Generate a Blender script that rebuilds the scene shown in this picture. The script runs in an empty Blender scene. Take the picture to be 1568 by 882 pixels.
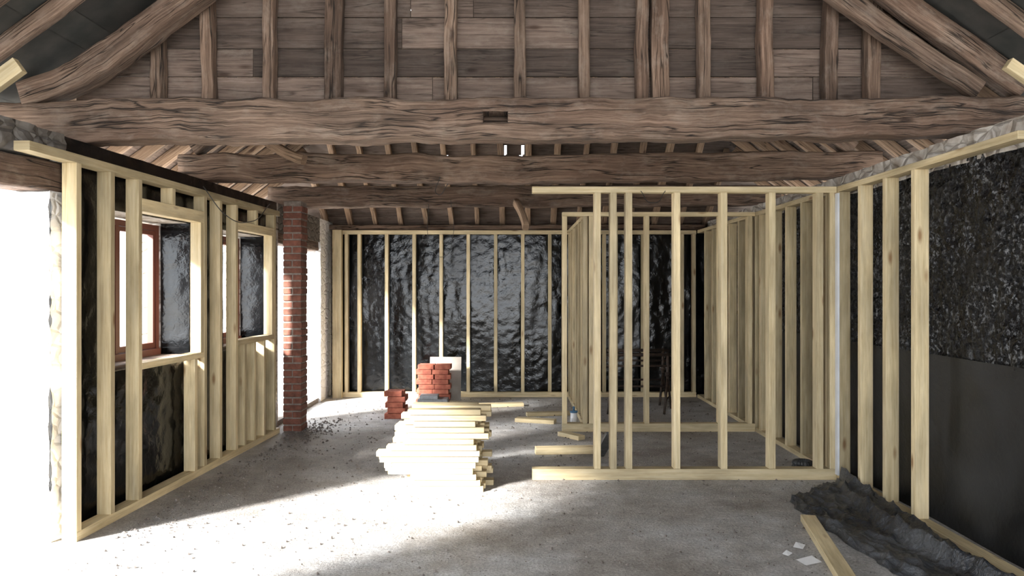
import bpy, bmesh, math, random
from mathutils import Vector, Matrix, noise
random.seed(7)
V=Vector
scene=bpy.context.scene
COL=scene.collection

# ------------------------------------------------------------------ materials
def nt(name):
    m=bpy.data.materials.new(name); m.use_nodes=True
    n=m.node_tree; b=n.nodes['Principled BSDF']
    return m,n,b
def N(n,t,**kw):
    x=n.nodes.new(t)
    for k,v in kw.items():
        if k in x.inputs.keys(): x.inputs[k].default_value=v
        else: setattr(x,k,v)
    return x
def L(n,a,b): n.links.new(a,b)
def ramp(n,src,stops):
    r=n.nodes.new('ShaderNodeValToRGB')
    e=r.color_ramp.elements
    while len(e)<len(stops): e.new(0.5)
    for i,(p,c) in enumerate(stops):
        e[i].position=p; e[i].color=(c[0],c[1],c[2],1) if not isinstance(c,float) else (c,c,c,1)
    L(n,src,r.inputs['Fac']); return r.outputs['Color']
def mix(n,fac,a,b,mode='MIX'):
    x=n.nodes.new('ShaderNodeMix'); x.data_type='RGBA'; x.blend_type=mode
    for s,v in ((x.inputs[0],fac),(x.inputs[6],a),(x.inputs[7],b)):
        if isinstance(v,(int,float)): s.default_value=v
        elif isinstance(v,tuple): s.default_value=(v[0],v[1],v[2],1)
        else: L(n,v,s)
    return x.outputs[2]
def math_(n,op,a,b=None):
    x=n.nodes.new('ShaderNodeMath'); x.operation=op
    for i,v in enumerate((a,b)):
        if v is None: continue
        if isinstance(v,(int,float)): x.inputs[i].default_value=v
        else: L(n,v,x.inputs[i])
    return x.outputs[0]
def wood(name,c1,c2,c3,knot,rough=0.75,crack=0.0,bump=0.2,var=0.35,dust=None,tint=None):
    m,n,b=nt(name)
    uv=N(n,'ShaderNodeUVMap'); uv.uv_map='UVMap'
    at=N(n,'ShaderNodeAttribute'); at.attribute_name='rnd'
    off=N(n,'ShaderNodeVectorMath',operation='SCALE'); L(n,at.outputs['Color'],off.inputs[0]); off.inputs['Scale'].default_value=37.0
    ad=N(n,'ShaderNodeVectorMath',operation='ADD'); L(n,uv.outputs[0],ad.inputs[0]); L(n,off.outputs[0],ad.inputs[1])
    def noisetex(sc,scale,det=4,rg=0.6,dist=0.0):
        mp=N(n,'ShaderNodeMapping'); mp.inputs['Scale'].default_value=sc; L(n,ad.outputs[0],mp.inputs[0])
        t=N(n,'ShaderNodeTexNoise'); t.inputs['Scale'].default_value=scale; t.inputs['Detail'].default_value=det
        t.inputs['Roughness'].default_value=rg; t.inputs['Distortion'].default_value=dist; L(n,mp.outputs[0],t.inputs['Vector']); return t.outputs['Fac']
    g=noisetex((1.2,30,1),2.0,6,0.7,0.25)
    col=ramp(n,g,[(0.3,c1),(0.5,c2),(0.72,c3)])
    big=noisetex((1,4,1),1.6,4)
    col=mix(n,0.7,col,ramp(n,big,[(0.3,0.5),(0.7,1.3)]),'MULTIPLY')
    if tint: col=mix(n,ramp(n,noisetex((0.5,1.5,1),1.1,3),[(0.42,0.0),(0.62,0.75)]),col,tint,'MULTIPLY')
    # knots
    mp=N(n,'ShaderNodeMapping'); mp.inputs['Scale'].default_value=(2.2,7.0,1); L(n,ad.outputs[0],mp.inputs[0])
    v=N(n,'ShaderNodeTexVoronoi'); v.inputs['Scale'].default_value=1.0; L(n,mp.outputs[0],v.inputs['Vector'])
    kf=ramp(n,v.outputs['Distance'],[(0.05,0.9),(0.15,0.0)])
    col=mix(n,kf,col,knot)
    h=g
    if dust:
        d=noisetex((1.5,3,1),3.0,6,0.7)
        col=mix(n,ramp(n,d,[(0.5,0.0),(0.78,0.5)]),col,dust)
    if crack>0:
        def layer(sx,sy,wd,g0):
            cr=noisetex((sx,sy,1),1.0,3,0.5,0.3)
            cf=ramp(n,cr,[(0.5-wd,0.0),(0.5,1.0),(0.5+wd,0.0)])
            gate=ramp(n,noisetex((0.8*sx/.5,2.5,1),1.3,2),[(g0,0.0),(g0+.08,1.0)])
            return math_(n,'MULTIPLY',cf,gate)
        cf=math_(n,'MAXIMUM',layer(0.5,9,0.012,0.42),layer(1.1,22,0.02,0.5))
        cf2=math_(n,'MULTIPLY',cf,crack)
        col=mix(n,cf2,col,(0.014,0.009,0.006))
        h=math_(n,'SUBTRACT',g,math_(n,'MULTIPLY',cf,1.4))
    sep=N(n,'ShaderNodeSeparateColor'); L(n,at.outputs['Color'],sep.inputs[0])
    mr=N(n,'ShaderNodeMapRange'); L(n,sep.outputs[0],mr.inputs[0]); mr.inputs[3].default_value=1-var; mr.inputs[4].default_value=1+var*0.6
    cc=N(n,'ShaderNodeCombineColor')
    for i in range(3): L(n,mr.outputs[0],cc.inputs[i])
    col=mix(n,1.0,col,cc.outputs[0],'MULTIPLY')
    L(n,col,b.inputs['Base Color']); b.inputs['Roughness'].default_value=rough
    bp=N(n,'ShaderNodeBump'); bp.inputs['Strength'].default_value=bump; bp.inputs['Distance'].default_value=0.01
    L(n,h,bp.inputs['Height']); L(n,bp.outputs[0],b.inputs['Normal'])
    return m
M_NEW=wood('new_softwood',(0.50,0.38,0.20),(0.64,0.52,0.31),(0.73,0.62,0.41),(0.25,0.13,0.05),0.6,0,0.1,0.3)
M_OLD=wood('aged_oak',(0.085,0.052,0.034),(0.21,0.140,0.098),(0.38,0.27,0.20),(0.045,0.025,0.016),0.85,0.95,0.9,0.3,(0.40,0.33,0.27),(0.62,0.55,0.52))
M_MID=wood('roof_rafter_wood',(0.17,0.105,0.065),(0.36,0.24,0.155),(0.52,0.38,0.26),(0.10,0.05,0.03),0.85,0.7,0.6,0.3)
M_BRD=wood('aged_boards',(0.08,0.056,0.044),(0.145,0.105,0.083),(0.22,0.168,0.137),(0.05,0.03,0.02),0.9,0.6,0.4,0.6,(0.27,0.23,0.195))
M_PAINT,_n,_b=nt('oxide_red_paint'); _b.inputs['Base Color'].default_value=(0.15,0.05,0.035,1); _b.inputs['Roughness'].default_value=0.5

def mat_membrane(name,base,rmin,rmax,scales,strength,dust=0.0,spec=0.4,glint=0.0):
    m,n,b=nt(name)
    tc=N(n,'ShaderNodeTexCoord')
    hs=None
    for sc,w,kind in scales:
        if kind=='n':
            t=N(n,'ShaderNodeTexNoise'); t.inputs['Scale'].default_value=sc; t.inputs['Detail'].default_value=5; t.inputs['Distortion'].default_value=0.6
            L(n,tc.outputs['Object'],t.inputs['Vector']); o=t.outputs['Fac']
        else:
            t=N(n,'ShaderNodeTexVoronoi'); t.inputs['Scale'].default_value=sc; t.feature='F1'
            L(n,tc.outputs['Object'],t.inputs['Vector']); o=t.outputs['Distance']
        o=math_(n,'MULTIPLY',o,w)
        hs=o if hs is None else math_(n,'ADD',hs,o)
    bp=N(n,'ShaderNodeBump'); bp.inputs['Strength'].default_value=strength; bp.inputs['Distance'].default_value=0.03
    L(n,hs,bp.inputs['Height']); L(n,bp.outputs[0],b.inputs['Normal'])
    b.inputs['Specular IOR Level'].default_value=spec
    t=N(n,'ShaderNodeTexNoise'); t.inputs['Scale'].default_value=1.7; t.inputs['Detail'].default_value=6; L(n,tc.outputs['Object'],t.inputs['Vector'])
    L(n,ramp(n,t.outputs['Fac'],[(0.35,float(rmin)),(0.65,float(rmax))]),b.inputs['Roughness'])
    c2=tuple(x+dust for x in base)
    col=mix(n,ramp(n,t.outputs['Fac'],[(0.4,0.0),(0.7,1.0)]),base,c2)
    if glint:  # sparkle on the rough surface painted into the colour as pale flecks
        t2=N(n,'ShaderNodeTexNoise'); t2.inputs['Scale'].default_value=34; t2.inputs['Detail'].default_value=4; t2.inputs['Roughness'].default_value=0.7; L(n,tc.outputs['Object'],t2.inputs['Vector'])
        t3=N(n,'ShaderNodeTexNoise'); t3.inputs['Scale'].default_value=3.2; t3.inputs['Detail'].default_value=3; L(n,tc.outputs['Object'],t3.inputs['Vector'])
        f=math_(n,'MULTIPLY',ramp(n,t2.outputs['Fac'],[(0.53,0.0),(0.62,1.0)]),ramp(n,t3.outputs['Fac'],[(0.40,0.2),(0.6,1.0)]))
        col=mix(n,f,col,(glint,glint*1.03,glint*1.08))
    L(n,col,b.inputs['Base Color'])
    return m
M_MEM=mat_membrane('black_membrane_sheet',(0.002,0.0025,0.003),0.10,0.22,[(5,0.35,'n'),(24,0.22,'n')],0.40,0.002,0.42)
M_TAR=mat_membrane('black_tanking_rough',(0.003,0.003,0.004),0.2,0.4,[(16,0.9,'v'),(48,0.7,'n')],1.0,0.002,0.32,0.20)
M_SLAB=mat_membrane('grey_tanking_smooth',(0.007,0.0075,0.008),0.3,0.55,[(4,1.0,'n'),(25,0.3,'n')],0.25,0.022,0.28)
M_DPM=mat_membrane('polythene_dpm',(0.018,0.021,0.026),0.22,0.42,[(9,1.0,'n'),(30,0.5,'n')],0.8,0.06,0.5)

def mat_stone(name='limewashed_rubble',lime=0.0,tone_col=(0.88,0.87,0.86)):
    m,n,b=nt(name); tc=N(n,'ShaderNodeTexCoord')
    v=N(n,'ShaderNodeTexVoronoi'); v.feature='DISTANCE_TO_EDGE'; v.inputs['Scale'].default_value=6; 
    mp=N(n,'ShaderNodeMapping'); mp.inputs['Scale'].default_value=(1,1,1.8); L(n,tc.outputs['Object'],mp.inputs[0]); L(n,mp.outputs[0],v.inputs['Vector'])
    t=N(n,'ShaderNodeTexNoise'); t.inputs['Scale'].default_value=9; t.inputs['Detail'].default_value=8; L(n,tc.outputs['Object'],t.inputs['Vector'])
    col=ramp(n,t.outputs['Fac'],[(0.3,(0.27,0.22,0.18)),(0.5,(0.45,0.41,0.36)),(0.7,(0.62,0.59,0.55))])
    col=mix(n,ramp(n,v.outputs['Distance'],[(0.0,0.6),(0.06,0.0)]),col,(0.25,0.21,0.17))
    if lime: col=mix(n,lime,col,tone_col)
    L(n,col,b.inputs['Base Color']); b.inputs['Roughness'].default_value=0.95
    bp=N(n,'ShaderNodeBump'); bp.inputs['Strength'].default_value=0.5 if lime>.9 else 0.8; bp.inputs['Distance'].default_value=0.03
    L(n,math_(n,'ADD',ramp(n,v.outputs['Distance'],[(0.0,0.0),(0.15,0.8)]),math_(n,'MULTIPLY',t.outputs['Fac'],0.6)),bp.inputs['Height']); L(n,bp.outputs[0],b.inputs['Normal'])
    return m
M_STONE=mat_stone(); M_GLARE=mat_stone('glare_white_jamb',0.95); M_STONED=mat_stone('painted_shade_rubble',0.75,(0.06,0.05,0.042))  # white jamb stone paler still with painted glare; dark copy paints wall-top shadow
def mat_floor():
    m,n,b=nt('dusty_concrete'); tc=N(n,'ShaderNodeTexCoord'); o=tc.outputs['Object']
    def nz(s,d=8,r=0.6):
        t=N(n,'ShaderNodeTexNoise'); t.inputs['Scale'].default_value=s; t.inputs['Detail'].default_value=d; t.inputs['Roughness'].default_value=r; L(n,o,t.inputs['Vector']); return t.outputs['Fac']
    a=nz(0.9,6,0.65); c=nz(6,10,0.75); f=nz(60,6,0.7)
    col=ramp(n,a,[(0.35,(0.33,0.295,0.26)),(0.5,(0.48,0.455,0.43)),(0.63,(0.60,0.60,0.60))])
    col=mix(n,0.75,col,ramp(n,c,[(0.32,0.5),(0.68,1.25)]),'MULTIPLY')
    col=mix(n,0.7,col,ramp(n,f,[(0.35,0.5),(0.65,1.3)]),'MULTIPLY')
    v=N(n,'ShaderNodeTexVoronoi'); v.inputs['Scale'].default_value=24; L(n,o,v.inputs['Vector'])
    col=mix(n,ramp(n,v.outputs['Distance'],[(0.06,0.75),(0.15,0.0)]),col,(0.10,0.088,0.078))
    L(n,col,b.inputs['Base Color'])
    L(n,ramp(n,c,[(0.3,0.5),(0.7,0.85)]),b.inputs['Roughness'])
    bp=N(n,'ShaderNodeBump'); bp.inputs['Strength'].default_value=1.0; bp.inputs['Distance'].default_value=0.02
    L(n,math_(n,'ADD',math_(n,'ADD',c,math_(n,'MULTIPLY',f,0.5)),a),bp.inputs['Height']); L(n,bp.outputs[0],b.inputs['Normal'])
    return m
M_FLOOR=mat_floor()
def simple(name,c1,c2,scale=8,rough=0.8,metal=0.0,bump=0.3):
    m,n,b=nt(name); tc=N(n,'ShaderNodeTexCoord')
    t=N(n,'ShaderNodeTexNoise'); t.inputs['Scale'].default_value=scale; t.inputs['Detail'].default_value=6; L(n,tc.outputs['Object'],t.inputs['Vector'])
    at=N(n,'ShaderNodeAttribute'); at.attribute_name='rnd'
    col=ramp(n,t.outputs['Fac'],[(0.3,c1),(0.7,c2)])
    L(n,mix(n,0.45,col,ramp(n,at.outputs['Fac'],[(0.0,0.4),(1.0,1.5)]),'MULTIPLY'),b.inputs['Base Color'])
    b.inputs['Roughness'].default_value=rough; b.inputs['Metallic'].default_value=metal
    bp=N(n,'ShaderNodeBump'); bp.inputs['Strength'].default_value=bump; bp.inputs['Distance'].default_value=0.01
    L(n,t.outputs['Fac'],bp.inputs['Height']); L(n,bp.outputs[0],b.inputs['Normal'])
    return m
M_BRICK=simple('red_brick',(0.28,0.07,0.045),(0.45,0.15,0.09),22,0.9)
M_BRICKD=simple('old_brick',(0.11,0.045,0.03),(0.23,0.09,0.06),18,0.95)
M_MORTAR=simple('lime_mortar',(0.16,0.13,0.11),(0.27,0.23,0.2),30,0.95)
M_FELT=simple('roof_underlay',(0.03,0.033,0.03),(0.07,0.065,0.058),5,0.85)
M_BLOCK=simple('grey_block',(0.25,0.26,0.27),(0.36,0.37,0.38),30,0.9)
M_GRAV=simple('rubble_grit',(0.08,0.065,0.055),(0.24,0.21,0.19),12,0.95)
M_STEEL=simple('rusty_steel',(0.03,0.022,0.018),(0.08,0.05,0.035),25,0.6,0.3)
M_PAPER=simple('white_paper',(0.7,0.7,0.7),(0.8,0.8,0.8),10,0.8)
M_YARD=simple('pale_gravel_yard',(0.5,0.48,0.45),(0.65,0.63,0.6),6,0.95)
M_CABLE=simple('dark_cable',(0.03,0.03,0.03),(0.06,0.06,0.06),6,0.5)
M_WHITE=simple('white_foam_strip',(0.65,0.67,0.7),(0.8,0.82,0.85),6,0.5)
M_PLY=simple('weathered_plywood',(0.24,0.21,0.18),(0.34,0.31,0.27),6,0.8)
M_BLUE=simple('blue_plastic',(0.05,0.16,0.3),(0.07,0.2,0.36),6,0.4)
def mat_glass():
    m,n,b=nt('window_glass'); n.nodes.remove(b)
    out=[x for x in n.nodes if x.type=='OUTPUT_MATERIAL'][0]
    t=N(n,'ShaderNodeBsdfTransparent'); g=N(n,'ShaderNodeBsdfGlossy'); g.inputs['Roughness'].default_value=0.02
    mx=N(n,'ShaderNodeMixShader'); mx.inputs[0].default_value=0.08
    L(n,t.outputs[0],mx.inputs[1]); L(n,g.outputs[0],mx.inputs[2]); L(n,mx.outputs[0],out.inputs[0]); return m
M_GLASS=mat_glass()

# ------------------------------------------------------------------ mesh builder
class MB:
    def __init__(s): s.v=[];s.f=[];s.uv=[];s.r=[];s.m=[];s.sm=[];s.mats=[]
    def mi(s,mat):
        if mat not in s.mats: s.mats.append(mat)
        return s.mats.index(mat)
    def face(s,idx,uvs,r,mat,smooth=False):
        s.f.append(idx); s.uv.extend(uvs); s.r.extend([r]*len(idx)); s.m.append(s.mi(mat)); s.sm.append(smooth)
    def bar(s,p0,p1,w,h,mat,up=V((0,0,1))):
        p0=V(p0);p1=V(p1);d=(p1-p0).normalized()
        up=V(up)
        if abs(d.dot(up))>0.98: up=V((0,1,0))
        s._vert(p0,p1,w,h,d.cross(up).normalized().cross(d),mat)
    def box(s,x0,x1,y0,y1,z0,z1,mat,T=None):
        dx,dy,dz=x1-x0,y1-y0,z1-z0
        cx,cy,cz=(x0+x1)/2,(y0+y1)/2,(z0+z1)/2
        tf=T if T else (lambda p:V(p))
        o=tf((0,0,0))
        if dx>=dy and dx>=dz:  a,c,w,h,up=(x0,cy,cz),(x1,cy,cz),dy,dz,V((0,0,1))
        elif dy>=dz:           a,c,w,h,up=(cx,y0,cz),(cx,y1,cz),dx,dz,V((0,0,1))
        else: a,c,w,h,up=(cx,cy,z0),(cx,cy,z1),dx,dy,tf((0,1,0))-o
        s._vert(tf(a),tf(c),w,h,up,mat)
    def _vert(s,p0,p1,w,h,up,mat):
        d=(p1-p0);ln=d.length;d.normalize()
        side=d.cross(up).normalized(); u2=up.normalized()
        r=(random.random(),random.random(),random.random(),1); b=len(s.v)
        for p in (p0,p1):
            for a,c in ((-1,-1),(1,-1),(1,1),(-1,1)):
                s.v.append(p+side*(a*w/2)+u2*(c*h/2))
        q=0
        for i in range(4):
            j=(i+1)%4; wd=(w,h,w,h)[i]
            s.face([b+i,b+4+i,b+4+j,b+j],[(0,q),(ln,q),(ln,q+wd),(0,q+wd)],r,mat); q+=wd+0.31
        s.face([b,b+1,b+2,b+3],[(0,0),(w*.3,0),(w*.3,h*3),(0,h*3)],r,mat)
        s.face([b+7,b+6,b+5,b+4],[(0,h*3),(w*.3,h*3),(w*.3,0),(0,0)],r,mat)
    def beam(s,pts,w,h,mat,up=V((0,0,1)),jit=0.012,seg=0.06,nx=16,taper=None,fs=2.2,rad=0.018):
        pts=[V(p) for p in pts]
        P=[pts[0]+(pts[0]-pts[1])]+pts+[pts[-1]+(pts[-1]-pts[-2])]
        out=[]
        for i in range(1,len(P)-2):
            n=max(2,int((P[i+1]-P[i]).length/seg))
            for k in range(n):
                t=k/n;a,b_,c,d=P[i-1],P[i],P[i+1],P[i+2]
                out.append(0.5*((2*b_)+(c-a)*t+(2*a-5*b_+4*c-d)*t*t+(3*b_-a-3*c+d)*t**3))
        out.append(pts[-1])
        rd=min(rad,w*0.2,h*0.2); m=max(1,nx//4-2)
        sec=[]
        cs=[(1,1),(-1,1),(-1,-1),(1,-1)]
        for q in range(4):
            cx,cy=cs[q][0]*(w/2-rd),cs[q][1]*(h/2-rd)
            for k in range(3):
                a=math.pi/2*(q+k/2); sec.append((cx+rd*math.cos(a),cy+rd*math.sin(a)))
            nxq=(q+1)%4; a=math.pi/2*(q+1); ex,ey=cs[nxq][0]*(w/2-rd)+rd*math.cos(a),cs[nxq][1]*(h/2-rd)+rd*math.sin(a)
            lx,ly=sec[-1]
            for k in range(1,m+1):
                t=k/(m+1); sec.append((lx+(ex-lx)*t,ly+(ey-ly)*t))
        nx=len(sec); cum=[0]
        for k in range(nx):
            a,c=sec[k],sec[(k+1)%nx]; cum.append(cum[-1]+math.hypot(a[0]-c[0],a[1]-c[1]))
        r=(random.random(),random.random(),random.random(),1); b=len(s.v); L_=0; Ls=[]
        seed=V((random.random()*50,random.random()*50,random.random()*50))
        n=len(out)
        for i,p in enumerate(out):
            d=(out[min(i+1,n-1)]-out[max(i-1,0)]).normalized()
            side=d.cross(up).normalized(); u2=side.cross(d).normalized()
            if i: L_+=(p-out[i-1]).length
            Ls.append(L_)
            t=i/(n-1); sc=1.0 if not taper else taper[0]+(taper[1]-taper[0])*t
            for k in range(nx):
                q=p+side*sec[k][0]*sc+u2*sec[k][1]*sc
                nv=noise.noise_vector(q*fs+seed)*jit+noise.noise_vector(q*fs*5+seed)*jit*0.35
                s.v.append(q+nv)
        for i in range(n-1):
            for k in range(nx):
                k2=(k+1)%nx
                s.face([b+i*nx+k,b+(i+1)*nx+k,b+(i+1)*nx+k2,b+i*nx+k2],
                    [(Ls[i],cum[k]),(Ls[i+1],cum[k]),(Ls[i+1],cum[k+1]),(Ls[i],cum[k+1])],r,mat,True)
        s.face([b+k for k in range(nx)],[(sec[k][0]*.3,sec[k][1]*3) for k in range(nx)],r,mat)
        e=b+(n-1)*nx
        s.face([e+k for k in range(nx)][::-1],[(sec[k][0]*.3,sec[k][1]*3) for k in range(nx)][::-1],r,mat)
    def patch(s,o,U,W,res,mat,disp,nrm):
        o=V(o);U=V(U);W=V(W);nrm=V(nrm).normalized()
        nu=max(1,int(U.length/res));nv=max(1,int(W.length/res)); b=len(s.v)
        r=(random.random(),random.random(),random.random(),1)
        for j in range(nv+1):
            for i in range(nu+1):
                p=o+U*(i/nu)+W*(j/nv); s.v.append(p+nrm*disp(p))
        fl=U.cross(W).dot(nrm)<0
        for j in range(nv):
            for i in range(nu):
                a=b+j*(nu+1)+i
                q=[a,a+1,a+nu+2,a+nu+1]
                if fl: q=q[::-1]
                s.face(q,[(0,0),(1,0),(1,1),(0,1)],r,mat,True)
    def cyl(s,p0,p1,rad,mat,nx=10,inner=0):
        p0=V(p0);p1=V(p1);d=(p1-p0).normalized(); up=V((0,0,1)) if abs(d.z)<0.9 else V((1,0,0))
        a=d.cross(up).normalized(); c=a.cross(d); b=len(s.v); r=(random.random(),)*3+(1,)
        for p in (p0,p1):
            for k in range(nx):
                t=2*math.pi*k/nx; s.v.append(p+a*math.cos(t)*rad+c*math.sin(t)*rad)
        for k in range(nx):
            k2=(k+1)%nx; s.face([b+k,b+nx+k,b+nx+k2,b+k2],[(0,0)]*4,r,mat,True)
        s.face([b+k for k in range(nx)],[(0,0)]*nx,r,mat); s.face([b+nx+k for k in range(nx)][::-1],[(0,0)]*nx,r,mat)
    def obj(s,name,bevel=0):
        me=bpy.data.meshes.new(name); me.from_pydata([tuple(v) for v in s.v],[],s.f)
        for m in s.mats: me.materials.append(m)
        uvl=me.uv_layers.new(name='UVMap'); uvl.data.foreach_set('uv',[c for u in s.uv for c in u])
        ca=me.color_attributes.new(name='rnd',type='FLOAT_COLOR',domain='CORNER'); ca.data.foreach_set('color',[c for u in s.r for c in u])
        me.polygons.foreach_set('material_index',s.m); me.polygons.foreach_set('use_smooth',s.sm)
        me.update()
        o=bpy.data.objects.new(name,me); COL.objects.link(o)
        if bevel:
            bm=o.modifiers.new('Bevel','BEVEL'); bm.width=bevel; bm.segments=1
        return o

# left wall runs very slightly skew to the room
LO=V((-2.69,4.64,0)); LT=V((0.05,1,0)).normalized(); LN=V((LT.y,-LT.x,0))
def LW(p): return LO+LN*p[0]+LT*p[1]+V((0,0,p[2]))

def dn(amp,sc,amp2=0,sc2=1,seed=0):
    def f(p):
        q=p+V((seed,seed*2,seed*3))
        return noise.noise(q*sc)*amp+(noise.noise(q*sc2)*amp2 if amp2 else 0)
    return f

# ------------------------------------------------------------------ shell
b=MB(); b.box(-3.3,3.4,-3.0,11.4,-0.2,0.0,M_FLOOR); b.obj('floor')
b=MB(); b.box(-60,60,-60,60,-0.3,-0.21,M_YARD); b.obj('yard_ground')

# left masonry
b=MB()
ZT=2.53
W1=(0.62,1.78); W2=(2.40,3.44)
def LB(x0,x1,y0,y1,z0,z1,mat): b.box(x0,x1,y0,y1,z0,z1,mat,LW)
LB(-0.60,-0.17,0,W1[0],0,ZT,M_GLARE)
for y0,y1 in ((W1[1],W2[0]),(W2[1],3.80)): LB(-0.60,-0.17,y0,y1,0,ZT,M_STONE)
for y0,y1 in (W1,W2):
    LB(-0.60,-0.17,y0,y1,0,0.98,M_STONE); LB(-0.60,-0.17,y0,y1,2.12,ZT,M_STONE)
sd=dn(0.035,6,0.02,17)
b.patch(LW((-0.62,-0.03,0)),LN*0.47,V((0,0,2.16)),0.03,M_GLARE,sd,-LT)
b.patch(LW((-0.15,-0.03,0)),LT*0.14,V((0,0,2.16)),0.03,M_GLARE,sd,LN)
LB(-0.60,-0.17,-2.45,0,2.36,ZT,M_STONED)
LB(-0.60,-0.17,-7.4,-2.45,0,ZT,M_STONE)
b.patch(LW((-0.15,-2.5,2.36)),LT*2.6,V((0,0,0.18)),0.03,M_STONED,sd,LN)
b.box(-3.05,-2.65,8.42,8.5,0,ZT,M_STONE)
b.box(-3.05,-2.65,10.35,11.4,0,ZT,M_GLARE)
b.box(-3.05,-2.65,8.5,10.35,2.2,ZT,M_STONED)
b.patch((-3.05,10.32,0),(0.42,0,0),(0,0,2.2),0.03,M_GLARE,sd,(0,-1,0))
b.box(-3.05,-2.66,8.5,10.35,0.0,0.06,M_MORTAR)
b.obj('wall_left')
b=MB()
b.beam([LW((-0.28,-2.7,2.26)),LW((-0.28,-1,2.25)),LW((-0.28,0.12,2.26))],0.24,0.19,M_OLD)
b.obj('door_lintel')
b=MB()
b.beam([(-2.76,8.5,2.15),(-2.76,10.5,2.15)],0.2,0.14,M_OLD)
b.obj('door_lintel')

# right + back walls
b=MB(); b.box(2.90,3.35,-3,11.4,0,ZT,M_STONE)
b.patch((2.86,-1,2.36),(0,12,0),(0,0,0.18),0.04,M_STONE,dn(0.03,6,0.02,17),(-1,0,0))
b.obj('wall_right')
b=MB(); b.box(-2.65,2.90,11.02,11.4,0,2.44,M_STONED); b.obj('wall_back')

# tanking on right wall
b=MB()
def tard(p):
    return 0.020*noise.noise(p*5)+0.016*noise.noise(p*14)+0.014*noise.noise(p*31)
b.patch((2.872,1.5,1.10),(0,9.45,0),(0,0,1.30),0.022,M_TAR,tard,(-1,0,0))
b.patch((2.862,1.5,0.0),(0,9.45,0),(0,0,1.12),0.05,M_SLAB,dn(0.012,2.2,0.004,9),(-1,0,0))
b.obj('tanking_membrane_right')
b=MB()
def sheetd(p):
    d=0.012*noise.noise(V((p.x*2.0,p.y,p.z*1.2)))+0.006*noise.noise(V((p.x*9,p.y*9,p.z*2)))
    d+=0.006*noise.noise(p*16)
    return d
b.patch((-2.62,10.985,0),(5.45,0,0),(0,0,2.42),0.03,M_MEM,sheetd,(0,-1,0))
b.obj('tanking_membrane_back')
b=MB()
def lp(x,y0,y1,z0,z1): b.patch(LW((x,y0,z0)),LT*(y1-y0),V((0,0,z1-z0)),0.03,M_MEM,dn(0.010,3,0.007,13),LN)
lp(-0.148,0.10,W1[0],0,2.53); lp(-0.148,W1[1],W2[0],0,2.53); lp(-0.148,W2[1],3.80,0,2.53)
for y0,y1 in (W1,W2):
    lp(-0.148,y0,y1,0,0.98); lp(-0.148,y0,y1,2.12,2.53)
    b.patch(LW((-0.40,y1-0.02,0.98)),LN*0.25,V((0,0,1.14)),0.03,M_MEM,dn(0.006,4,0.003,13),-LT)
    b.patch(LW((-0.40,y0+0.02,0.98)),LN*0.25,V((0,0,1.14)),0.03,M_MEM,dn(0.006,4,0.003,13),LT)
b.obj('tanking_membrane_left')

# windows
for i,(y0,y1) in enumerate((W1,W2)):
    b=MB()
    X0,X1=-0.48,-0.41; z0,z1=1.0,2.10
    y0+=0.01;y1-=0.03
    fw=0.045
    LB(X0,X1,y0,y0+fw,z0,z1,M_PAINT);LB(X0,X1,y1-fw,y1,z0,z1,M_PAINT)
    LB(X0,X1,y0+fw,y1-fw,z1-fw,z1,M_PAINT);LB(X0,X1+.04,y0+fw,y1-fw,z0,z0+.06,M_PAINT)
    ym=(y0+y1)/2-0.06; LB(X0,X1,ym-.02,ym+.02,z0+.06,z1-fw,M_PAINT)
    for a,c in ((y0+fw,ym-.02),(ym+.02,y1-fw)):
        LB(X0+.01,X1-.01,a+.004,a+.034,z0+.065,z1-.05,M_PAINT);LB(X0+.01,X1-.01,c-.034,c-.004,z0+.065,z1-.05,M_PAINT)
        LB(X0+.01,X1-.01,a+.034,c-.034,z0+.065,z0+.11,M_PAINT);LB(X0+.01,X1-.01,a+.034,c-.034,z1-.085,z1-.05,M_PAINT)
        b.patch(LW((X0+.035,a+.034,z0+.11)),LT*(c-a-.068),V((0,0,z1-z0-.195)),0.5,M_GLASS,lambda p:0,LN)
    LB(-0.37,-0.19,y0+.03,y1-.03,0.985,1.01,M_BRD)
    b.obj('window_%d'%(i+1))

# brick pier
b=MB()
px0,px1,py0,py1=-2.50,-2.30,8.20,8.44
b.box(px0+.006,px1-.006,py0+.006,py1-.006,0,2.52,M_MORTAR)
z=0.0;k=0
while z<2.47:
    h=0.065
    if k%2==0: xs=[(px0,px0+.095),(px0+.105,px1)]
    else: xs=[(px0,px1)]
    for a,c in xs:
        j=random.uniform(-.006,.006)
        b.box(a,c+j,py0+j,py1-.001,z+.005,z+h,M_BRICKD)
    z+=0.075;k+=1
b.obj('brick_pier',0.004)

# ------------------------------------------------------------------ new stud frames
b=MB()
LB(-0.095,0,0.0,3.50,0,0.06,M_NEW)
LB(-0.095,0,-0.42,3.50,2.345,2.40,M_NEW)
zb,zt=0.06,2.345
for y in (0.0,0.36,0.70): LB(-0.095,0,y,y+.05,zb,zt,M_NEW)
for y in (1.72,2.02,2.36,3.34): LB(-0.095,0,y,y+.05,zb,zt,M_NEW)
LB(-0.095,0,0.75,1.72,2.12,2.215,M_NEW); LB(-0.095,0,0.75,1.72,0.985,1.03,M_NEW)
LB(-0.095,0,1.55,1.60,zb,0.985,M_NEW); 
LB(-0.093,-0.002,1.662,1.718,1.03,2.12,M_NEW)
LB(-0.095,0,1.18,1.23,2.215,zt,M_NEW)
LB(-0.095,0,2.41,3.34,2.12,2.20,M_NEW); LB(-0.095,0,2.41,3.34,1.03,1.08,M_NEW)
for y in (2.56,2.80,3.05): LB(-0.095,0,y,y+.045,zb,1.03,M_NEW)
LB(-0.093,-0.002,3.28,3.338,1.08,2.12,M_NEW)
LB(-0.095,0,2.85,2.895,2.20,zt,M_NEW)
b.obj('timber_stud_frame',0.002)

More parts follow.
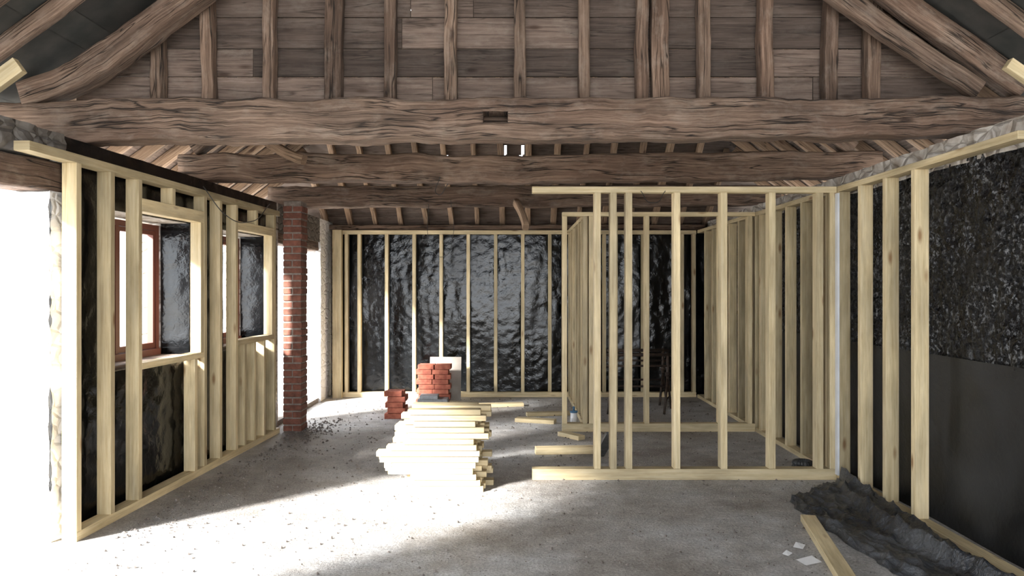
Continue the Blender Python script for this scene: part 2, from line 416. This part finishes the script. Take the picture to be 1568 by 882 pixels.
b=MB()
XR0,XR1=2.66,2.755
b.box(XR0,XR1,3.3,10.78,0,0.045,M_NEW)
b.box(XR0,XR1,3.95,10.78,2.355,2.40,M_NEW)
y=4.96
while y<10.7:
    b.box(XR0,XR1,y,y+.048,0.045,2.355,M_NEW); y+=0.385
b.box(XR0,XR1,6.16,6.208,0.045,2.355,M_NEW)
b.box(XR0,XR1,8.22,8.268,0.045,2.355,M_NEW)
b.obj('timber_stud_frame',0.002)

b=MB()
b.box(0.165,2.655,6.14,6.235,0,0.09,M_NEW)
b.box(0.165,2.655,6.14,6.235,2.35,2.40,M_NEW)
for x in (0.70,0.83,0.957,1.35,1.735,2.13,2.52):
    b.box(x-.027,x+.027,6.142,6.233,0.09,2.35,M_NEW)
b.box(2.60,2.65,6.142,6.233,0.09,2.35,M_NEW)
b.obj('stud_partition',0.002)
b=MB()
b.box(2.640,2.656,6.09,6.136,0.05,2.34,M_WHITE)
b.obj('insulation_strip')
b=MB()
b.box(0.55,2.655,8.2,8.295,0,0.09,M_NEW)
b.box(0.55,2.655,8.2,8.295,2.355,2.40,M_NEW)
for x in (0.577,0.80,0.865,1.13,1.475,2.28,2.6):
    b.box(x-.025,x+.025,8.202,8.293,0.09,2.355,M_NEW)
b.obj('stud_partition',0.002)
b=MB()
b.box(0.80,0.895,8.30,10.73,0,0.06,M_NEW)
b.box(0.80,0.895,8.30,10.73,2.355,2.40,M_NEW)
y=8.31
while y<10.7:
    b.box(0.80,0.895,y,y+.045,0.06,2.355,M_NEW); y+=0.39
b.obj('stud_partition',0.002)
b=MB()
b.box(-2.56,2.65,10.80,10.895,0,0.07,M_NEW)
b.box(-2.56,2.65,10.80,10.895,2.345,2.40,M_NEW)
for x in (-2.53,-2.385,-2.2,-1.805,-1.41,-1.02,-.63,-.235,.155,.545,.74,1.33,1.89,2.45,2.62):
    b.box(x-.024,x+.024,10.802,10.893,0.07,2.345,M_NEW)
b.box(-2.56,-2.43,10.70,10.79,0,2.40,M_NEW)
b.obj('timber_stud_frame',0.002)

# ------------------------------------------------------------------ trusses
def Rz(xp): return 2.85+0.75*(3.4-abs(xp))
XC=0.1
b=MB()
b.beam([(-3.45,5.1,2.665),(-2.4,5.1,2.695),(-1,5.1,2.695),(0,5.1,2.70),(1.2,5.1,2.705),(2.4,5.1,2.715),(3.6,5.1,2.73)],0.22,0.285,M_OLD,jit=0.026,taper=(1.0,0.90),nx=36,seg=0.035,fs=2.8)
o=b.obj('tie_beam')
c=MB(); c.box(-0.193,-0.028,4.9,5.14,2.672,2.745,M_OLD); co=c.obj('cut')
for ob in (o,co):
    bm=bmesh.new(); bm.from_mesh(ob.data); bmesh.ops.recalc_face_normals(bm,faces=bm.faces); bm.to_mesh(ob.data); bm.free()
md=o.modifiers.new('B','BOOLEAN'); md.object=co; md.operation='DIFFERENCE'; md.solver='EXACT'
dg=bpy.context.evaluated_depsgraph_get(); dg.update()
me2=bpy.data.meshes.new_from_object(o.evaluated_get(dg)); print('tie',len(o.data.vertices),len(me2.vertices))
o.modifiers.clear()
if len(me2.vertices)>1000: o.data=me2
bpy.data.objects.remove(co,do_unlink=True)
b=MB(); b.beam([(-3.15,7.2,2.71),(-1.5,7.2,2.715),(0,7.2,2.70),(1.8,7.2,2.725),(3.5,7.2,2.74)],0.2,0.26,M_OLD,jit=0.024,nx=28,fs=2.8); b.obj('tie_beam')
b=MB(); b.beam([(-3.0,9.3,2.69),(0,9.3,2.70),(3.3,9.3,2.71)],0.2,0.25,M_OLD,jit=0.024,nx=28,fs=2.8); b.obj('tie_beam')
b=MB()
b.beam([(-3.28,5.08,2.86),(-2.98,5.08,2.97),(-2.62,5.08,3.19),(-2.15,5.08,3.55),(-1.5,5.08,4.05),(0.0,5.08,5.15)],0.16,0.19,M_OLD,up=V((0,1,0)),jit=0.022,taper=(1.05,0.9),nx=24); b.obj('principal_rafter')
b=MB()
b.beam([(3.15,5.08,2.90),(2.75,5.08,3.17),(2.3,5.08,3.49),(1.5,5.08,4.07),(0.15,5.08,5.12)],0.16,0.11,M_OLD,up=V((0,1,0)),jit=0.014,taper=(0.8,1.0)); b.obj('principal_rafter')
b=MB()
b.beam([(3.45,5.08,2.92),(2.6,5.08,3.52),(1.6,5.08,4.27),(0.9,5.08,4.79)],0.16,0.12,M_OLD,up=V((0,1,0)),jit=0.014); b.obj('principal_rafter')
for sgn in (-1,1):
    b=MB(); b.beam([(XC+sgn*3.15,7.2,2.90),(XC+sgn*1.6,7.2,4.02),(XC+sgn*0.1,7.2,5.15)],0.15,0.15,M_OLD,up=V((0,1,0)),jit=0.014); b.obj('principal_rafter')
b=MB()
z=2.66
while z<5.2:
    h=random.uniform(0.185,0.225)
    hw=min(3.4-(z+h-2.85)/0.75+0.12,3.2)
    if hw>0.15:
        cuts=[-hw]+sorted(random.uniform(-hw*.7,hw*.7) for _ in range(2))+[hw]
        for a,c in zip(cuts[:-1],cuts[1:]):
            jj=random.uniform(-.004,.004)
            b.box(XC+a+.002,XC+c-.002,5.345+jj,5.367+jj,z,z+h-0.009,M_BRD)
    z+=h
b.obj('gable_boarding')
b=MB()
for x,w in ((-2.48,.085),(-2.13,.085),(-1.70,.08),(-1.25,.115),(-.855,.08),(-.43,.085),(.06,.08),(.507,.08),(.91,.085),(1.035,.12),(1.35,.085),(1.785,.10),(2.23,.095),(2.53,.095)):
    zt_=Rz(x-XC)+0.05
    b.beam([(x,5.28,2.72),(x+random.uniform(-.008,.008),5.28,(2.72+zt_)/2),(x+random.uniform(-.025,.025),5.28,zt_)],0.10,w,M_OLD,up=V((1,0,0)),jit=0.013,nx=16,rad=0.01,fs=3)
b.obj('gable_studs')

# ------------------------------------------------------------------ roof
b=MB()
y=-2.6
while y<10.4:
    lim=max(0.03,y-7.067+0.03)
    yr=y if not (5.39<y<5.41) else 5.46
    if not (4.95<y<5.36 ):
        for sgn in (-1,1):
            n=V((sgn*0.75,0,1)).normalized()
            a=V((XC+sgn*3.72,yr,Rz(3.72)))+n*0.05; c=V((XC+sgn*lim,yr,Rz(lim)))+n*0.05
            w=random.uniform(.06,.085)
            mid=(a+c)/2+V((0,random.uniform(-.01,.02),0))
            b.beam([a,mid,c],w,0.10,M_MID if y>5.3 else M_OLD,up=n,jit=0.008,nx=12,seg=0.15,rad=0.008)
    y+=0.40
b.obj('common_rafters')
b=MB()
nh=V((0,0.75,1)).normalized()
x=-2.83
while x<2.8:
    xp=abs(x); yt=7.067+xp+0.04
    a=V((XC+x,11.02,2.45+0.75*(11-11.02)))+nh*0.06; c=V((XC+x,yt,2.45+0.75*(11-yt)))+nh*0.05
    if (a-c).length>0.5: b.beam([a,(a+c)/2+V((random.uniform(-.02,.02),0,0)),c],random.uniform(.06,.085),0.10,M_MID,up=nh,jit=0.008,nx=12,seg=0.15,rad=0.008)
    x+=0.37
b.obj('hip_rafters')
b=MB()
for sgn in (-1,1):
    n=V((sgn*0.75,0,1)).normalized()
    xp=3.75
    while xp>0.05:
        yend=min(11.2,7.067+xp+0.05)
        p=V((XC+sgn*xp,0,Rz(xp)))+n*0.115
        b.bar(p+V((0,-2.9,0)),p+V((0,5.3,0)),0.212,0.018,M_FELT,up=n)
        b.bar(p+V((0,5.3,0)),p+V((0,yend,0)),0.212,0.018,M_BRD,up=n)
        xp-=0.165
b.box(XC-.12,XC+.12,-2.9,7.1,5.52,5.60,M_FELT)
b.obj('ceiling')
b=MB()
yy=11.12
while yy>7.2:
    xh=min(yy-7.067+0.1,3.7)
    p=V((XC,yy,2.45+0.75*(11-yy)))+nh*0.115
    if 9.85<yy<10.02:
        xs=[-xh]
        for g in (-1.05,-.22,.02,.80):
            g0=g+random.uniform(-.08,.08); xs+= [g0,g0+random.uniform(.02,.06)]
        xs.append(xh)
        for a,c in zip(xs[::2],xs[1::2]): b.bar(p+V((a,0,0)),p+V((c,0,0)),0.176,0.018,M_BRD,up=nh)
    else: b.bar(p-V((xh,0,0)),p+V((xh,0,0)),0.178,0.018,M_BRD,up=nh)
    yy-=0.14
b.obj('hip_roof_boarding')
b=MB(); b.beam([(-2.7,10.95,2.45),(-0.5,10.95,2.45),(2.8,10.95,2.46)],0.13,0.07,M_OLD,jit=0.012); b.obj('wall_plate')
b=MB(); b.bar((-3.42,4.55,2.60),(-2.98,4.55,2.92),0.05,0.10,M_NEW,up=V((-.6,0,.8))); b.obj('rafter_foot',0.002)
b=MB(); b.bar((3.55,4.55,2.55),(3.0,4.55,2.93),0.05,0.07,M_NEW,up=V((.6,0,.8))); b.obj('rafter_foot',0.002)
b=MB(); b.beam([(0.05,9.15,2.62),(0.13,8.9,2.42),(0.16,8.75,2.28)],0.07,0.09,M_MID,jit=0.01); b.obj('hanging_timber_brace')
b=MB(); b.beam([(-2.35,7.0,2.98),(-2.05,6.9,2.80),(-1.9,6.85,2.74)],0.08,0.09,M_MID,jit=0.01); b.obj('knee_brace')

# ------------------------------------------------------------------ loose things
b=MB()
for k in range(14):
    z0=k*0.0455
    if k<3: xl,xr=(-0.76,-0.20)
    elif k<8: xl,xr=(-0.93,-0.22)
    elif k<11: xl,xr=(-0.86,-0.20)
    else: xl,xr=(-0.80,-0.20)
    ny=5 if k<12 else 4
    for j in range(ny):
        if k==13 and j in(1,): continue
        a=xl+random.uniform(-.09,.07); c=xr+random.uniform(-.10,.06)
        yy=5.78+j*0.1+random.uniform(-.006,.003)
        if k in (5,6) and j<2: a-=0.06
        b.box(a,c,yy,yy+.092,z0,z0+.0415,M_NEW)
b.obj('lumber_stack',0.003)
def bricks(cx,cy,nx,ny,nz):
    b=MB()
    for k in range(nz):
        for i in range(nx):
            for j in range(ny):
                if k==nz-1 and random.random()<0.35: continue
                x=cx+(i-(nx-1)/2)*0.222+random.uniform(-.008,.008)+(0.03 if k%2 else 0); y=cy+j*0.11
                b.box(x-.107,x+.107,y,y+.1,k*.067,k*.067+.063,M_BRICK)
    return b
b=bricks(-1.08,10.15,2,2,8); b.obj('brick_stack',0.004)
b=bricks(-1.42,9.0,1,3,5); b.obj('brick_stack',0.004)
b=MB(); b.box(-1.25,-0.85,9.9,10.12,0.0,0.1,M_BLOCK); b.box(-1.22,-0.98,9.9,10.1,0.102,0.15,M_BLOCK); b.obj('concrete_block_pair',0.005)
b=MB(); b.bar((-0.93,10.40,0.0+0.01),(-0.93,10.56,0.60),0.44,0.02,M_PLY,up=V((0,-1,0.2))); b.obj('leaning_board',0.002)
def loose(p0,p1,w,h,nm='timber_offcut'):
    b=MB(); b.bar(p0,p1,w,h,M_NEW); b.obj(nm,0.002)
loose((0.22,7.1,0.035),(0.78,7.14,0.035),0.095,0.065)
loose((0.52,8.0,0.023),(0.72,7.75,0.023),0.095,0.045)
loose((0.18,9.2,0.023),(0.72,9.3,0.023),0.095,0.045)
loose((-0.5,9.9,0.023),(0.15,10.0,0.023),0.12,0.045)
loose((0.05,8.85,0.023),(0.50,8.7,0.023),0.12,0.045)
loose((1.99,5.05,0.023),(1.72,3.7,0.023),0.095,0.045)
b=MB(); b.bar((0.80,6.9,0.03),(0.84,6.32,0.35),0.09,0.02,M_DPM); b.obj('membrane_scrap')
b=MB()
for r_,zz in ((0.075,0.03),(0.07,0.07)):
    n=20
    for k in range(n):
        a0=2*math.pi*k/n;a1=2*math.pi*(k+1)/n
        b.cyl((2.5+r_*math.cos(a0),6.45+r_*math.sin(a0),zz),(2.5+r_*math.cos(a1),6.45+r_*math.sin(a1),zz),0.022,M_CABLE,8)
b.obj('pipe_coil')
b=MB(); b.cyl((0.72,8.75,0),(0.72,8.75,0.12),0.04,M_PAPER,20); b.cyl((0.72,8.75,0.12),(0.72,8.75,0.14),0.045,M_BLUE,20); b.cyl((0.72,8.75,0.14),(0.72,8.75,0.19),0.012,M_BLUE,10); b.obj('sealant_tub')
def trestle(x0,x1,y,nm='builders_trestle'):
    b=MB()
    zt=0.72
    b.cyl((x0-.08,y,zt),(x1+.08,y,zt),0.022,M_STEEL)
    b.cyl((x0-.08,y,zt-.14),(x1+.08,y,zt-.14),0.014,M_STEEL)
    for x in (x0,x1):
        b.cyl((x,y,0.25),(x,y,zt+.03),0.02,M_STEEL)
        b.cyl((x,y,0.45),(x,y,0.5),0.032,M_STEEL)
        for s in(-1,1):
            b.cyl((x,y,0.42),(x+s*0.09,y+s*0.22,0.0),0.016,M_STEEL)
        b.cyl((x-.05,y-.13,0.17),(x+.05,y+.13,0.17),0.012,M_STEEL)
    b.cyl((x0,y,0.32),(x1,y,0.32),0.014,M_STEEL)
    b.obj(nm)
trestle(1.28,1.98,9.55); trestle(1.38,2.06,10.25)
# DPM sheet on the floor at right
b=MB()
nu,nv=90,190
r=(.5,.5,.5,1)
for j in range(nv+1):
    t=j/nv; y=6.02-2.7*t
    xl=2.50-0.50*math.sin(min(1,t*3.4)*math.pi/2)+0.26*max(0,t-0.30)+0.07*noise.noise(V((t*8,1,0)))+0.03*noise.noise(V((t*25,4,0)))
    xr=2.64
    for i in range(nu+1):
        s=i/nu; x=xl+(xr-xl)*s
        q1=1-abs(noise.noise(V((x*6+t*2,y*2.6,0))))*2; q2=1-abs(noise.noise(V((x*15,y*9,3))))*2   # creased ridges
        z=0.006+0.035*max(0,q1)**3+0.014*max(0,q2)**2
        z+=0.05*math.exp(-((s-0.15-0.07*math.sin(t*9))/0.05)**2)*min(1,t*4)*(0.6+0.5*noise.noise(V((t*12,8,0))))
        z+=0.10*math.exp(-((s-0.70-0.06*math.sin(t*7+1))/0.06)**2)*(0.3+0.7*min(1,t*3))
        z+=0.10*max(0,s-0.82)/0.18*max(0,1-t*1.6)
        if s<.02: z=0.003
        b.v.append(V((x,y,max(z,.003))))
for j in range(nv):
    for i in range(nu):
        a=j*(nu+1)+i; b.face([a,a+nu+1,a+nu+2,a+1],[(0,0)]*4,r,M_DPM,True)
ob=b.obj('polythene_membrane_sheet')
b=MB()
for cx,cy,s,a in ((1.70,4.30,.11,.3),(1.74,4.55,.07,1.0),(1.62,4.42,.05,.7)):
    cs,sn=math.cos(a),math.sin(a); bb=len(b.v)
    for u,v,z in((-1,-.8,.004),(1,-.8,.01),(1,.8,.018),(-1,.8,.006)):
        b.v.append(V((cx+s/2*(u*cs-v*sn),cy+s/2*(u*sn+v*cs),z)))
    b.face([bb,bb+1,bb+2,bb+3],[(0,0)]*4,r,M_PAPER)
b.obj('paper_scraps')
b=MB()
def pebble(x,y,s):
    bb=len(b.v); rr=(random.random(),)*3+(1,)
    for d in ((1,0,0),(0,1,0),(-1,0,0),(0,-1,0),(0,0,.9),(0,0,-.3)):
        b.v.append(V((x,y,s*.3))+V(d)*s*random.uniform(.6,1.2))
    for f in ((0,1,4),(1,2,4),(2,3,4),(3,0,4),(1,0,5),(2,1,5),(3,2,5),(0,3,5)):
        b.face([bb+i for i in f],[(0,0)]*3,rr,M_GRAV)
for _ in range(4200):
    y=random.uniform(3.6,10.6); x=random.uniform(-2.5,2.5)
    pebble(x,y,random.choice((.003,.004,.004,.005,.006,.008,.013)))
for _ in range(600):
    y=random.uniform(4.7,8.2); pebble(-2.50+random.expovariate(6)+0.05*(y-4.6),y,random.uniform(.004,.012))
for _ in range(250):
    pebble(random.gauss(-2.2,.15),random.gauss(8.3,.4),random.uniform(.006,.02))
b.obj('floor_rubble')
def cable(pts,r=0.004):
    cu=bpy.data.curves.new('electric_cable','CURVE'); cu.dimensions='3D'; cu.bevel_depth=r
    sp=cu.splines.new('BEZIER'); sp.bezier_points.add(len(pts)-1)
    for p,q in zip(sp.bezier_points,pts): p.co=q; p.handle_left_type=p.handle_right_type='AUTO'
    o=bpy.data.objects.new('electric_cable',cu); cu.materials.append(M_CABLE); COL.objects.link(o)
cable([(-2.55,6.2,2.41),(-2.45,6.4,2.2),(-2.40,6.9,2.18),(-2.45,7.6,2.42)])
cable([(-0.75,9.18,2.65),(-0.72,9.15,2.2),(-0.85,9.2,1.95),(-1.0,9.22,2.1),(-1.02,9.18,2.6)],0.003)
cable([(-0.68,7.08,2.62),(-0.70,7.07,2.45),(-0.6,7.06,2.55)],0.003)
cable([(1.05,6.12,2.36),(1.12,6.0,2.25),(1.25,6.12,2.36)],0.003)

# ------------------------------------------------------------------ light
w=bpy.data.worlds.new('World'); scene.world=w; w.use_nodes=True
bg=w.node_tree.nodes['Background']; bg.inputs[0].default_value=(0.89,0.94,1.0,1); bg.inputs[1].default_value=6.4
sl=bpy.data.lights.new('sun','SUN'); sl.energy=34; sl.angle=math.radians(8); sl.color=(1.0,0.98,0.95)
so=bpy.data.objects.new('sun',sl); COL.objects.link(so)
el=math.radians(25.5); az=V((0.74,0.672,0)).normalized()
d=az*math.cos(el)-V((0,0,math.sin(el)))
so.rotation_euler=d.to_track_quat('-Z','Y').to_euler(); so.location=(-20,-18,10)

cam=bpy.data.cameras.new('camera'); cam.sensor_width=36; cam.lens=36*1150/1568; cam.clip_start=0.05
c=bpy.data.objects.new('camera',cam); COL.objects.link(c); c.location=(0,0,1.57); c.rotation_euler=(math.radians(90),0,0)
scene.camera=c
scene.view_settings.view_transform='Standard'
scene.view_settings.exposure=0.1
